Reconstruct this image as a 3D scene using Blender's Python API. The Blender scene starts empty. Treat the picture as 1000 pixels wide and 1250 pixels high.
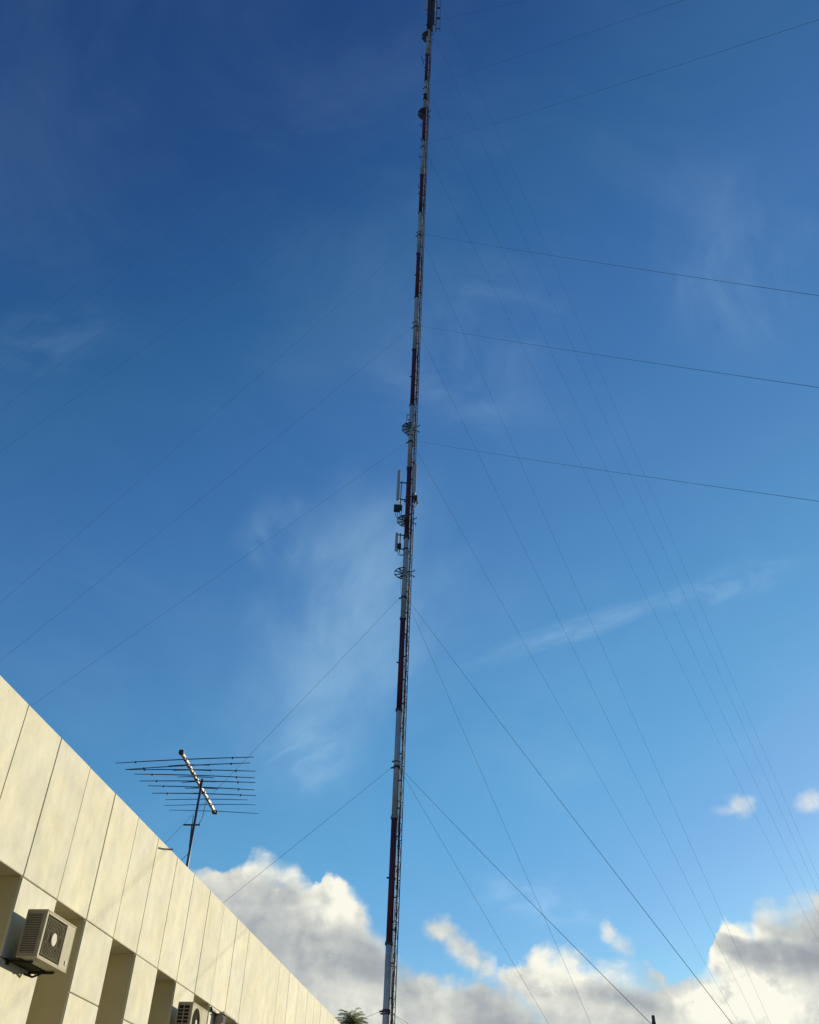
import bpy, bmesh, math, random
from mathutils import Vector, Matrix
random.seed(7)
sc = bpy.context.scene
COL = sc.collection
R = math.radians
PI = math.pi

# ------------------------------------------------------------------ camera survey
F = 1131.0; CX, CY = 500.0, 625.0; W, H = 1000.0, 1250.0
EYE = Vector((0, 0, 1.6))
zen = Vector((60, -1460, F)).normalized()
fwd = Vector((0, 0, 1)); yax = (fwd - fwd.dot(zen) * zen).normalized(); xax = yax.cross(zen)

def ray(x, y):
    v = Vector((x - CX, y - CY, F))
    return Vector((v.dot(xax), v.dot(yax), v.dot(zen))).normalized()

def azel(x, y):
    r = ray(x, y)
    return math.degrees(math.atan2(r.x, r.y)), math.degrees(math.asin(r.z))

camd = bpy.data.cameras.new('camera')
cam = bpy.data.objects.new('camera', camd); COL.objects.link(cam); sc.camera = cam
camd.sensor_fit = 'HORIZONTAL'; camd.sensor_width = 36; camd.lens = 36 * F / W
camd.clip_start = 0.05; camd.clip_end = 6000
right = Vector((xax.x, yax.x, zen.x)); up = -Vector((xax.y, yax.y, zen.y)); back = -Vector((xax.z, yax.z, zen.z))
m = Matrix.Identity(4)
for i in range(3):
    m[i][0], m[i][1], m[i][2], m[i][3] = right[i], up[i], back[i], EYE[i]
cam.matrix_world = m

# ------------------------------------------------------------------ materials
def mat(name, base, rough=0.6, metal=0.0, noise=0.0, nscale=4.0, bump=0.0, bscale=40.0, spec=None, base2=None):
    M = bpy.data.materials.new(name); M.use_nodes = True
    nt = M.node_tree; b = nt.nodes['Principled BSDF']
    b.inputs['Roughness'].default_value = rough; b.inputs['Metallic'].default_value = metal
    if spec is not None: b.inputs['Specular IOR Level'].default_value = spec
    b.inputs['Base Color'].default_value = (*base, 1)
    if noise > 0:
        tc = nt.nodes.new('ShaderNodeTexCoord'); n = nt.nodes.new('ShaderNodeTexNoise')
        n.inputs['Scale'].default_value = nscale; n.inputs['Detail'].default_value = 6; n.inputs['Roughness'].default_value = .6
        nt.links.new(tc.outputs['Object'], n.inputs['Vector'])
        r = nt.nodes.new('ShaderNodeValToRGB')
        b2 = base2 or tuple(c * (1 - noise) for c in base)
        r.color_ramp.elements[0].position = .32; r.color_ramp.elements[0].color = (*b2, 1)
        r.color_ramp.elements[1].position = .68; r.color_ramp.elements[1].color = (*base, 1)
        nt.links.new(n.outputs['Fac'], r.inputs['Fac']); nt.links.new(r.outputs['Color'], b.inputs['Base Color'])
    if bump > 0:
        tc = nt.nodes.new('ShaderNodeTexCoord'); n2 = nt.nodes.new('ShaderNodeTexNoise')
        n2.inputs['Scale'].default_value = bscale; n2.inputs['Detail'].default_value = 5
        nt.links.new(tc.outputs['Object'], n2.inputs['Vector'])
        bp = nt.nodes.new('ShaderNodeBump'); bp.inputs['Strength'].default_value = bump; bp.inputs['Distance'].default_value = .01
        nt.links.new(n2.outputs['Fac'], bp.inputs['Height']); nt.links.new(bp.outputs['Normal'], b.inputs['Normal'])
    return M

def wall_material():
    M = bpy.data.materials.new('painted_concrete'); M.use_nodes = True
    nt = M.node_tree; N = nt.nodes; L = nt.links; b = N['Principled BSDF']
    b.inputs['Roughness'].default_value = .85; b.inputs['Specular IOR Level'].default_value = .25
    tc = N.new('ShaderNodeTexCoord')
    def noise(scale, sx, sy, sz, det=6, rough=.6):
        mp = N.new('ShaderNodeMapping'); mp.inputs['Scale'].default_value = (sx, sy, sz)
        L.new(tc.outputs['Object'], mp.inputs['Vector'])
        n = N.new('ShaderNodeTexNoise'); n.inputs['Scale'].default_value = scale
        n.inputs['Detail'].default_value = det; n.inputs['Roughness'].default_value = rough
        L.new(mp.outputs['Vector'], n.inputs['Vector']); return n.outputs['Fac']
    def ramp(fac, p0, p1, v0, v1):
        r = N.new('ShaderNodeMapRange'); r.inputs['From Min'].default_value = p0; r.inputs['From Max'].default_value = p1
        r.inputs['To Min'].default_value = v0; r.inputs['To Max'].default_value = v1
        L.new(fac, r.inputs['Value']); return r.outputs['Result']
    def mul(a, c):
        q = N.new('ShaderNodeMath'); q.operation = 'MULTIPLY'; L.new(a, q.inputs[0])
        if isinstance(c, float): q.inputs[1].default_value = c
        else: L.new(c, q.inputs[1])
        return q.outputs[0]
    big = ramp(noise(.7, 1, 1, .6), .35, .65, .93, 1.03)
    blot = ramp(noise(3.2, 1, 1, .8, 8, .66), .36, .62, .88, 1.02)
    fine = ramp(noise(30, 1, 1, 1, 4), .3, .7, .985, 1.01)
    streak = ramp(noise(5, 1, 1, .12, 5), .40, .62, .955, 1.0)
    ge = N.new('ShaderNodeNewGeometry'); tone = ramp(ge.outputs['Random Per Island'], 0, 1, .955, 1.03)
    spots = ramp(noise(7, 1, 1, .8, 6, .7), .60, .74, 1.0, .90)
    v = mul(mul(mul(mul(mul(big, blot), fine), streak), tone), spots)
    mx = N.new('ShaderNodeMix'); mx.data_type = 'RGBA'
    mx.inputs['A'].default_value = (.665, .64, .475, 1); mx.inputs['B'].default_value = (.63, .625, .505, 1)
    L.new(ramp(noise(1.3, 1, 1, 1), .4, .6, 0, 1), mx.inputs['Factor'])
    vm = N.new('ShaderNodeVectorMath'); vm.operation = 'SCALE'
    L.new(mx.outputs['Result'], vm.inputs[0]); L.new(v, vm.inputs['Scale'])
    L.new(vm.outputs['Vector'], b.inputs['Base Color'])
    bp = N.new('ShaderNodeBump'); bp.inputs['Strength'].default_value = .12; bp.inputs['Distance'].default_value = .006
    L.new(noise(5, 1, 1, 1, 4, .6), bp.inputs['Height']); L.new(bp.outputs['Normal'], b.inputs['Normal'])
    return M

MT = {
 'wall': wall_material(),
 'recess': mat('recess_shade_tan', (.51, .465, .30), .9, noise=.14, nscale=1.2, spec=.2),  # darker than the wall, so the recess sides carry shade in their colour
 'core': mat('joint_core', (.16, .14, .10), .95, noise=.3, nscale=3),
 'roof': mat('roof_felt', (.22, .21, .19), .95, noise=.3, nscale=1.5),
 'ground': mat('concrete_yard', (.13, .105, .07), .95, noise=.3, nscale=.35, bump=.3, bscale=6),
 'glass': mat('window_glass', (.03, .035, .04), .06, noise=.2, nscale=.6),
 'alu': mat('window_aluminium', (.35, .33, .30), .5, .4, noise=.1),
 'white': mat('mast_white_paint', (.44, .47, .48), .7, noise=.3, nscale=1.4),
 'red': mat('mast_red_paint', (.115, .014, .036), .7, noise=.35, nscale=1.4, base2=(.07, .013, .034)),
 'steel': mat('galvanised_steel', (.30, .31, .32), .55, .3, noise=.25, nscale=7),
 'dark': mat('dark_steel', (.05, .055, .065), .6, .2, noise=.2, nscale=8),
 'cable': mat('feeder_cable_jacket', (.70, .66, .55), .5, noise=.3, nscale=.9),
 'blackcable': mat('black_cable', (.02, .02, .022), .55, noise=.2, nscale=6),
 'panelgrey': mat('antenna_radome', (.42, .44, .45), .5, noise=.12, nscale=3),
 'yellow': mat('yellow_cap', (.65, .52, .10), .5, noise=.15, nscale=12),
 'wire': mat('guy_strand', (.03, .032, .036), .95, 0, noise=.2, nscale=1.5),
 'acbeige': mat('ac_beige_paint', (.46, .435, .32), .85, spec=.15, noise=.12, nscale=6),
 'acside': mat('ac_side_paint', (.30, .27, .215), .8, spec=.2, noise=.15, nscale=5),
 'acdark': mat('ac_grille_dark', (.045, .04, .03), .95, spec=.08, noise=.25, nscale=9),
 'acolive': mat('ac_grille_wire', (.095, .086, .048), .85, spec=.15, noise=.2, nscale=9),
 'achub': mat('ac_hub_disc', (.58, .55, .44), .8, spec=.2, noise=.08, nscale=9),
 'boomwood': mat('antenna_boom_alu', (.62, .56, .44), .45, .2, noise=.3, nscale=9),
 'rod': mat('antenna_rod', (.09, .10, .12), .45, .5, noise=.2, nscale=9),
 'frond': mat('palm_frond', (.22, .24, .10), .55, noise=.45, nscale=1.8, base2=(.12, .13, .05)),
 'bark': mat('palm_bark', (.16, .12, .085), .9, noise=.4, nscale=5, bump=.6, bscale=12),
 'pole': mat('weathered_pole', (.07, .075, .07), .8, noise=.35, nscale=5),
}

_nt = MT['frond'].node_tree                                          # thin leaves let light through
_o = _nt.nodes['Material Output']; _b = _nt.nodes['Principled BSDF']; _t = _nt.nodes.new('ShaderNodeBsdfTranslucent'); _m = _nt.nodes.new('ShaderNodeMixShader')
_t.inputs['Color'].default_value = (.30, .34, .12, 1); _m.inputs['Fac'].default_value = .4
_nt.links.new(_b.outputs[0], _m.inputs[1]); _nt.links.new(_t.outputs[0], _m.inputs[2]); _nt.links.new(_m.outputs[0], _o.inputs['Surface'])

# ------------------------------------------------------------------ mesh builder
class MB:
    def __init__(s): s.v = []; s.f = []; s.sm = []
    def add(s, verts, faces, smooth=False):
        k = len(s.v); s.v += [tuple(v) for v in verts]
        s.f += [tuple(i + k for i in f) for f in faces]; s.sm += [smooth] * len(faces)
        return s
    def box(s, c, size, M=None, bev=0.0):
        """bevelled box; c centre, size full extents, M 3x3 orientation"""
        M = M or Matrix.Identity(3); c = Vector(c); hx, hy, hz = [d / 2 for d in size]
        if bev <= 0:
            vs = [c + M @ Vector((x, y, z)) for x in (-hx, hx) for y in (-hy, hy) for z in (-hz, hz)]
            return s.add(vs, [(0, 1, 3, 2), (4, 6, 7, 5), (0, 4, 5, 1), (2, 3, 7, 6), (0, 2, 6, 4), (1, 5, 7, 3)])
        bm = bmesh.new(); bmesh.ops.create_cube(bm, size=1)
        for v in bm.verts: v.co = Vector((v.co.x * size[0], v.co.y * size[1], v.co.z * size[2]))
        bmesh.ops.bevel(bm, geom=list(bm.edges), offset=bev, segments=2, affect='EDGES')
        bm.verts.index_update()
        s.add([c + M @ v.co for v in bm.verts], [[v.index for v in f.verts] for f in bm.faces]); bm.free()
        return s
    def path(s, pts, r, n=8, cap=True, smooth=True):
        pts = [Vector(p) for p in pts]; rs = r if isinstance(r, (list, tuple)) else [r] * len(pts)
        vs = []; t0 = None; a = None
        for i, p in enumerate(pts):
            t = (pts[min(i + 1, len(pts) - 1)] - pts[max(i - 1, 0)]).normalized()
            if a is None:
                a = t.orthogonal().normalized()
            else:
                a = (a - a.dot(t) * t).normalized()
            b = t.cross(a)
            for k in range(n):
                th = 2 * PI * k / n; vs.append(p + rs[i] * (math.cos(th) * a + math.sin(th) * b))
        fs = []
        for i in range(len(pts) - 1):
            for k in range(n):
                k2 = (k + 1) % n; fs.append((i * n + k, i * n + k2, (i + 1) * n + k2, (i + 1) * n + k))
        s.add(vs, fs, smooth)
        if cap: s.add([], [tuple(range(-len(vs), -len(vs) + n))[::-1]]); s.add([], [tuple(range(-n, 0))])
        return s
    def bar(s, p0, p1, w, d=None):
        p0 = Vector(p0); p1 = Vector(p1); t = (p1 - p0); ln = t.length; t.normalize()
        a = t.cross(Vector((0, 0, 1)))
        a = Vector((1, 0, 0)) if a.length < 1e-4 else a.normalized()
        b = t.cross(a); M = Matrix((a, b, t)).transposed()
        return s.box((p0 + p1) / 2, (w, d or w, ln), M)
    def build(s, name, material, parent=None, origin=None):
        me = bpy.data.meshes.new(name); o = Vector(origin) if origin else Vector((0, 0, 0))
        n = len(s.v)
        faces = [[i if i >= 0 else n + i for i in f] for f in s.f]
        me.from_pydata([Vector(v) - o for v in s.v], [], faces)
        me.polygons.foreach_set('use_smooth', s.sm); me.materials.append(MT[material] if isinstance(material, str) else material)
        me.update()
        ob = bpy.data.objects.new(name, me); COL.objects.link(ob); ob.location = o
        if parent is not None:
            ob.parent = parent
            ob.matrix_parent_inverse = Matrix.Identity(4)
            ob.location = o - world_loc(parent)
        return ob

def _path_cap_fix():
    # caps use positions relative to the end of the vertex list at the time they are added
    orig = MB.add
    def add(s, verts, faces, smooth=False):
        k = len(s.v); s.v += [tuple(v) for v in verts]; k2 = len(s.v)
        for f in faces:
            s.f.append(tuple((i + k) if i >= 0 else (k2 + i) for i in f)); s.sm.append(smooth)
        return s
    MB.add = add
_path_cap_fix()

def world_loc(o):
    p = Vector((0, 0, 0))
    while o is not None:
        p += o.location; o = o.parent
    return p

def tag(o, label=None, cat=None, group=None, kind=None):
    if label: o['label'] = label
    if cat: o['category'] = cat
    if group: o['group'] = group
    if kind: o['kind'] = kind
    return o

def thing(name, loc, label, cat, group=None):
    o = bpy.data.objects.new(name, None); COL.objects.link(o); o.location = loc; o.empty_display_size = .2
    return tag(o, label, cat, group)

# ------------------------------------------------------------------ ground
g = MB()
NG = 24; S = 2500
vs = []; fs = []
coords = [-S + 2 * S * (0.5 + 0.5 * math.copysign(abs(t) ** 2.2, t)) for t in [(-1 + 2 * i / NG) for i in range(NG + 1)]]
for y in coords:
    for x in coords: vs.append((x, y, 0))
for j in range(NG):
    for i in range(NG): fs.append((j * (NG + 1) + i, j * (NG + 1) + i + 1, (j + 1) * (NG + 1) + i + 1, (j + 1) * (NG + 1) + i))
g.add(vs, fs); tag(g.build('ground', 'ground'), kind='structure')

# ------------------------------------------------------------------ building
DW = 6.45                                                            # distance of the facade from the eye
dv = Vector((0.1412885, 0.98996846, 0)); nv = Vector((0.98996846, -0.1412885, 0))
BM = Matrix((dv, nv, Vector((0, 0, 1)))).transposed()                # columns: along, outwards, up
def fp(s, n, z): return dv * s + nv * n + Vector((0, 0, z))
Z_TOP = 1.6 + .8215 * DW; Z_OPEN = 1.6 + .5287 * DW; Z_J = 1.6 + .3819 * DW
N0 = -DW; N1 = -DW - .80
S_A, S_B = -9.0, 39.0
J = [1.7925, 1.9555, 2.1150, 2.2800, 2.4385, 2.6035, 2.7640, 2.9340, 3.0960, 3.2600, 3.4210, 3.905, 4.083, 4.26, 4.449, 4.60, 4.752, 4.912]
j = [s * DW for s in J]
step = .1625 * DW
left = []; s = j[0] - step
while s > S_A + .3: left.append(s); s -= step
rgt = []; s = j[-1] + step
while s < S_B - .3: rgt.append(s); s += step
joints = [S_A] + left[::-1] + j + rgt + [S_B]
hall = thing('concrete_building', fp(15, N0, 0), 'long cream precast concrete building with tall narrow recesses under a high plain parapet', 'building')
GAP = .007
w = MB()
def fbox(b, s0, s1, n0, n1, z0, z1, bev=0): b.box(fp((s0 + s1) / 2, (n0 + n1) / 2, (z0 + z1) / 2), (s1 - s0, abs(n1 - n0), z1 - z0), BM, bev)
for a, b_ in zip(joints[:-1], joints[1:]):                          # parapet panels
    jit = random.uniform(-.003, .003)
    fbox(w, a + GAP, b_ - GAP, N0 + jit, N1, Z_OPEN + .006, Z_TOP, .006)
# piers and recesses: pier between j[0]..j[1], recess j[1]..j[2] and so on along the whole front
pj = [j[0] - step * k for k in range(60) if j[0] - step * k > S_A + .3][::-1]
k0 = len(pj) - 1
pj += j[1:11]
s = pj[-1]
while s + step < S_B - .3: s += step; pj.append(s)
recess = []; rc = MB()
ZB = 1.0
for i in range(len(pj) - 1):
    a, b_ = pj[i], pj[i + 1]
    if (i - k0) % 2 == 0:                                            # pier in stacked panels
        for z0, z1 in ((0, Z_J - GAP), (Z_J + GAP, Z_OPEN - .008)):
            jit = random.uniform(-.003, .003)
            fbox(w, a, b_, N0 + jit, N0 - .04, z0, z1, .006)
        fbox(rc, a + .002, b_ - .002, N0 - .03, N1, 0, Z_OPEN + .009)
    else:
        recess.append((a, b_)); fbox(w, a + .003, b_ - .003, N0 - .03, N1, 0, ZB, .006)
fbox(w, S_A, pj[0], N0, N1, 0, Z_OPEN - .006, .006)
fbox(w, pj[-1], S_B, N0, N1, 0, Z_OPEN - .006, .006)
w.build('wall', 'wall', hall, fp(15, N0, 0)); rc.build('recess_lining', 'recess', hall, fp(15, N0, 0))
c = MB()
fbox(c, S_A + .02, S_B - .02, N0 - .035, N1 - .02, Z_OPEN + .03, Z_TOP - .05)
c.build('joint_filler', 'core', hall, fp(15, N0, 0))
bw = MB()
NB = N0 - 12
fbox(bw, S_A, S_B, N1 - .25, N1 - .004, Z_OPEN - .3, 6.45)
fbox(bw, S_A, S_B, NB, NB + .25, 0, 6.9)
fbox(bw, S_A, S_A + .25, NB + .25, N1 - .25, 0, 6.9); fbox(bw, S_B - .25, S_B, NB + .25, N1 - .25, 0, 6.9)
fbox(bw, S_A + .25, S_B - .25, N1 - .25, N1 - .06, 0, .95)
for i in range(len(pj) - 1):
    if (i - k0) % 2 == 0: fbox(bw, pj[i] - .04, pj[i + 1] + .04, N1 - .25, N1 - .004, 0.0, Z_OPEN - .3)
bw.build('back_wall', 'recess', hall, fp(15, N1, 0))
rf = MB(); fbox(rf, S_A + .25, S_B - .25, NB + .25, N1 - .25, 6.25, 6.46)
rf.build('roof', 'roof', hall, fp(15, NB, 6.25))
for a, b_ in recess:
    wb = MB(); zs = (ZB, 2.4, Z_OPEN - .3)
    t = .06
    fbox(wb, a + .04, a + .04 + t, N1 - .16, N1 - .08, ZB, Z_OPEN - .3); fbox(wb, b_ - .04 - t, b_ - .04, N1 - .16, N1 - .08, ZB, Z_OPEN - .3)
    for z in (ZB, 2.6, Z_OPEN - .3 - t): fbox(wb, a + .04 + t, b_ - .04 - t, N1 - .15, N1 - .09, z, z + t)
    win = wb.build('window', 'alu', hall, fp((a + b_) / 2, N1, ZB))
    gb = MB(); fbox(gb, a + .09, b_ - .09, N1 - .125, N1 - .115, ZB + .03, Z_OPEN - .33)
    gb.build('pane', 'glass', win, fp((a + b_) / 2, N1, ZB))
# small overflow pipe near the top of the parapet
sp = MB(); p0 = fp(2.485 * DW, N0 - .05, 1.6 + .806 * DW)
sp.path([p0, p0 + nv * .24 + Vector((0, 0, -.012))], .016, 8)
sp.build('overflow_pipe', 'acside', hall, p0)
# thin rod standing on the far end of the roof
vr = MB(); b0 = fp(31.5, N0 - 1.2, 6.46); vr.path([b0, b0 + Vector((0, 0, 1.35))], [.02, .012], 6)
vr.build('roof_rod', 'steel', hall, b0)

# ------------------------------------------------------------------ air conditioners
def air_conditioner(s0, s1, z0, z1, n_f, n_b, kind, label):
    ww = s1 - s0; hh = z1 - z0; o = fp((s0 + s1) / 2, n_b, z0)
    t = thing('air_conditioner', o, label, 'air conditioner', 'air conditioners on the facade')
    def P(u, v, n): return fp(s0 + u, n, z0 + v)
    b = MB(); th = .018
    gw = ww * (.70 if kind == 0 else .60)                            # width of the fan grille
    gx0 = .045; gx1 = gw; gz0 = .04; gz1 = hh - .045
    # casing shell: top, bottom, right end, back, front frame
    def bx(u0, u1, v0, v1, n0, n1, bev=.004, bb=None): (bb or b).box(fp(s0 + (u0 + u1) / 2, (n0 + n1) / 2, z0 + (v0 + v1) / 2), (u1 - u0, abs(n1 - n0), v1 - v0), BM, bev)
    bx(0, ww, hh - th, hh, n_b, n_f + .004); bx(0, ww, 0, th, n_b, n_f + .004)
    bx(ww - th, ww, th, hh - th, n_b, n_f); bx(th, ww - th, th, hh - th, n_b, n_b + .012)
    bx(gx1, ww - th, th, hh - th, n_f - .02, n_f)                    # plain service panel
    bx(0, gx0, th, hh - th, n_f - .02, n_f); bx(gx0, gx1, th, gz0, n_f - .02, n_f); bx(gx0, gx1, gz1, hh - th, n_f - .02, n_f)
    b.build('casing', 'acbeige', t, o)
    e = MB()                                                         # louvred end
    f0, f1 = n_b + .02, n_f - .055
    def ex(n0, n1, v0, v1, u0=.0, u1=.012): bx(u0, u1, v0, v1, n0, n1, .002, e)
    ex(n_b, f0, th, hh - th); ex(f1, n_f - .02, th, hh - th); ex(f0, f1, th, .055); ex(f0, f1, hh - .055, hh - th)
    if kind == 0:
        nl = 22
        for k in range(nl):
            z = .06 + (hh - .115) * k / nl; ex(f0, f1, z, z + .011, -.002, .010)
    else:
        nl = 8
        for k in range(1, nl):
            z = .055 + (hh - .11) * k / nl; ex(f0, f1, z - .007, z + .007, -.002, .010)
        mid = (f0 + f1) / 2; ex(mid - .010, mid + .010, .055, hh - .055, -.001, .011)
    e.build('louvred_end', 'acside', t, o)
    k_ = MB(); bx(.03, .045, .03, hh - .03, n_b + .015, n_f - .03, 0, k_); bx(.045, gx1 + .02, .03, hh - .03, n_f - .075, n_f - .062, 0, k_)
    k_.build('coil', 'acdark', t, o)
    # fan grille
    gr = MB(); cu = (gx0 + gx1) / 2; cv = (gz0 + gz1) / 2; rad = min(gx1 - gx0, gz1 - gz0) / 2 - .012
    def ring(r, rr, n=40):
        pts = [P(cu + r * math.cos(a), cv + r * math.sin(a), n_f - .006) for a in [2 * PI * q / n for q in range(n + 1)]]
        gr.path(pts, rr, 5, cap=False)
    if kind == 0:
        # rectangular guard of close vertical slats
        bx(gx0 + .012, gx1 - .012, gz0 + .012, gz1 - .012, n_f - .022, n_f - .012, 0, gr)
        ns = 15
        for q in range(ns):
            u = gx0 + .012 + (gx1 - gx0 - .024) * q / (ns - 1)
            bx(u - .005, u + .005, gz0 + .012, gz1 - .012, n_f - .0125, n_f - .007, 0, gr)
        for rr in (.11, .17, .22):
            gr.path([P(cu + rr * math.cos(a), cv + rr * math.sin(a), n_f - .009) for a in [2 * PI * q / 40 for q in range(41)]], .004, 5, cap=False)
        for q in range(4):
            v = gz0 + .03 + (gz1 - gz0 - .06) * q / 3; bx(gx0 + .012, gx1 - .012, v - .004, v + .004, n_f - .0125, n_f - .0065, 0, gr)
        bx(gx0 + .010, gx0 + .018, gz0 + .01, gz1 - .01, n_f - .02, n_f + .002, 0, gr)
    else:
        for q in range(1, 13): ring(rad * q / 12, .0035)
        for q in range(8):
            a = 2 * PI * q / 8; gr.bar(P(cu, cv, n_f - .012), P(cu + rad * math.cos(a), cv + rad * math.sin(a), n_f - .012), .006)
        # corners of the panel around the round fan mouth
        N_ = 48; vs = []; fs = []
        for q in range(N_ + 1):
            a = 2 * PI * q / N_; ca, sa = math.cos(a), math.sin(a)
            hx = (gx1 - gx0) / 2; hz = (gz1 - gz0) / 2; kk = min(hx / max(abs(ca), 1e-6), hz / max(abs(sa), 1e-6))
            vs += [P(cu + rad * ca, cv + rad * sa, n_f - .003), P(cu + kk * ca, cv + kk * sa, n_f - .003), P(cu + rad * ca, cv + rad * sa, n_f - .045)]
        for q in range(N_): fs += [(3 * q, 3 * q + 1, 3 * q + 4, 3 * q + 3), (3 * q + 2, 3 * q, 3 * q + 3, 3 * q + 5)]
        fpn = MB(); fpn.add(vs, fs); fpn.build('fan_shroud', 'acbeige', t, o)
    gg = gr.build('fan_grille', 'acolive', t, o)
    hub = MB(); n_ = 28; hr = .075 if kind == 0 else .05
    vs = [P(cu + hr * math.cos(2 * PI * q / n_), cv + hr * math.sin(2 * PI * q / n_), n_f - d) for d in (.008, -.004) for q in range(n_)]
    vs += [P(cu + hr * .85 * math.cos(2 * PI * q / n_), cv + hr * .85 * math.sin(2 * PI * q / n_), n_f + .009) for q in range(n_)]
    fs = [(q + n_ * l, (q + 1) % n_ + n_ * l, (q + 1) % n_ + n_ * (l + 1), q + n_ * (l + 1)) for l in (0, 1) for q in range(n_)] + [tuple(range(2 * n_, 3 * n_))]
    hub.add(vs, fs); hub.build('hub_disc', 'achub', gg, o)
    fan = MB()
    for q in range(3):
        a0 = 2 * PI * q / 3 + .4; vs = []; fs = []
        for i in range(7):
            for l, rr in enumerate((.06, rad * .62, rad * .93)):
                a = a0 + (i / 6 - .5) * (1.2 if l else .9); vs.append(P(cu + rr * math.cos(a), cv + rr * math.sin(a), n_f - .028 - .022 * i / 6))
        for i in range(6):
            for l in range(2): fs.append((i * 3 + l, i * 3 + l + 1, i * 3 + l + 4, i * 3 + l + 3))
        fan.add(vs, fs)
    fan.build('fan', 'acdark', t, o)
    for u in (.13, ww - .13):                                        # brackets reach back to the wall
        br = MB(); z = -.022
        br.box(fp(s0 + u, (N0 + n_f) / 2 - .05, z0 + z), (.03, n_f - N0 - .10, .028), BM, .003)
        br.box(fp(s0 + u, N0 + .008, z0 + z), (.07, .014, .07), BM, .003)
        br.build('bracket', 'acdark', t, o)
    tr = MB(); tr.box(fp((s0 + s1) / 2, (N0 + n_b) / 2 + .03, z0 - .006), (ww - .04, abs(N0 - n_b) + .05, .008), BM); tr.build('drip_tray', 'acdark', t, o)
    badge = MB(); badge.box(P(ww - .09, .10, n_f + .004), (.045, .012, .05), BM, .003); badge.build('badge', 'achub', t, o)
    lp = MB(); pts = [P(ww + .0, .12, n_b + .1), P(ww + .06, .11, n_b + .09), P(ww + .09, .02, n_b + .02), P(ww + .09, -.25, n_b - .05), P(ww + .09, -.4, N0 + .02)]
    if kind == 0: pts = [P(ww - .2, .0, n_b + .05), P(ww - .2, -.05, n_b + .03), P(ww - .22, -.09, n_b - .06), P(ww - .3, -.07, N0 + .02)]
    lp.path(pts, .014, 8); lp.build('refrigerant_pipe', 'blackcable', t, o)
    return t
KF, KB = .933 * DW, .975 * DW
air_conditioner(1.930 * KF, 2.0765 * KF, 1.6 + .4105 * KF, 1.6 + .5035 * KF, -KF, -KB, 0, 'air conditioner with close dark slats and pale hub disc, mounted nearest the camera')
air_conditioner(2.937 * KF, 3.088 * KF, 1.6 + .4150 * KF, 1.6 + .5085 * KF, -KF, -KB, 1, 'beige air conditioner with a two column louvre grid, beside the floodlight')

# floodlight with conduit between two recesses
fl_s = 3.172 * DW; fl_z = 1.6 + .5015 * DW
fl = thing('wall_floodlight', fp(fl_s, N0, fl_z), 'small grey box floodlight on the wall with a looping black conduit', 'floodlight')
b = MB(); b.box(fp(fl_s, N0 + .10, fl_z - .02), (.26, .14, .17), BM, .012); b.box(fp(fl_s, N0 + .12, fl_z + .072), (.30, .20, .018), BM, .004)
b.build('lamp_housing', 'acside', fl, fp(fl_s, N0, fl_z))
b = MB(); b.box(fp(fl_s, N0 + .176, fl_z - .02), (.2, .012, .12), BM, .003); b.build('lens', 'glass', fl, fp(fl_s, N0, fl_z))
b = MB(); b.box(fp(fl_s, N0 + .015, fl_z), (.1, .03, .14), BM, .004); b.build('mounting_plate', 'acdark', fl, fp(fl_s, N0, fl_z)); b = MB(); b.box(fp(fl_s + .22, N0 + .05, fl_z - .03), (.03, .1, .03), BM, .003); b.box(fp(fl_s + .22, N0 + .1, fl_z - .03), (.03, .02, .12), BM, .003)
b.build('cable_hook', 'acdark', fl, fp(fl_s, N0, fl_z))
b = MB(); q = [(3.090, .519), (3.105, .514), (3.128, .516), (3.15, .511), (3.178, .5135), (3.205, .519), (3.225, .528), (3.245, .5275), (3.262, .5275), (3.30, .5265), (3.36, .5262)]
b.path([fp(a * DW, N0 + .04, 1.6 + z * DW) for a, z in q], .026, 8); b.build('conduit', 'blackcable', fl, fp(fl_s, N0, fl_z))

# ------------------------------------------------------------------ mast
MY = 48.2; MX = -.13
def zt(t): return 1.6 + MY * t
def mp(px, py, Y=MY):                                               # point of the photograph at the mast's distance
    r = ray(px, py); return EYE + r * ((Y) / r.y)
tb = [-.0332, .10, .2259, .3534, .4801, .6049, .7296, .8532, .9758, 1.098, 1.225, 1.3424, 1.4627, 1.5835, 1.7033, 1.825, 1.9374, 2.0521, 2.1700, 2.3203, 2.47]
mast = thing('guyed_radio_mast', (MX, MY, 0), 'tall slender red and white banded radio mast with a ladder up its right side', 'radio mast')
for i in range(len(tb) - 1):
    z0, z1 = zt(tb[i]), zt(tb[i + 1])
    isred = (i % 2 == 0)
    b = MB(); n = 24; rr = .158
    b.path([(MX, MY, z0), (MX, MY, z1)], rr, n)
    sec = b.build('mast_section', 'red' if isred else 'white', mast, (MX, MY, z0))
    b = MB(); b.path([(MX, MY, z0 - .05), (MX, MY, z0 + .05)], rr + .045, n, smooth=False)
    for q in range(12):
        a = 2 * PI * q / 12; b.path([(MX + (rr + .028) * math.cos(a), MY + (rr + .028) * math.sin(a), z0 + h) for h in (-.085, .085)], .014, 6)
    b.build('flange', 'dark' if isred else 'steel', sec, (MX, MY, z0))
    zm = (z0 + z1) / 2
    b = MB(); b.path([(MX, MY, zm - .03), (MX, MY, zm + .03)], rr + .014, n, smooth=False)
    b.box((MX - .06 - rr, MY - .03, zm), (.1, .06, .07))
    b.build('clamp_band', 'dark', sec, (MX, MY, zm))
ztop = zt(tb[-1])
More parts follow.
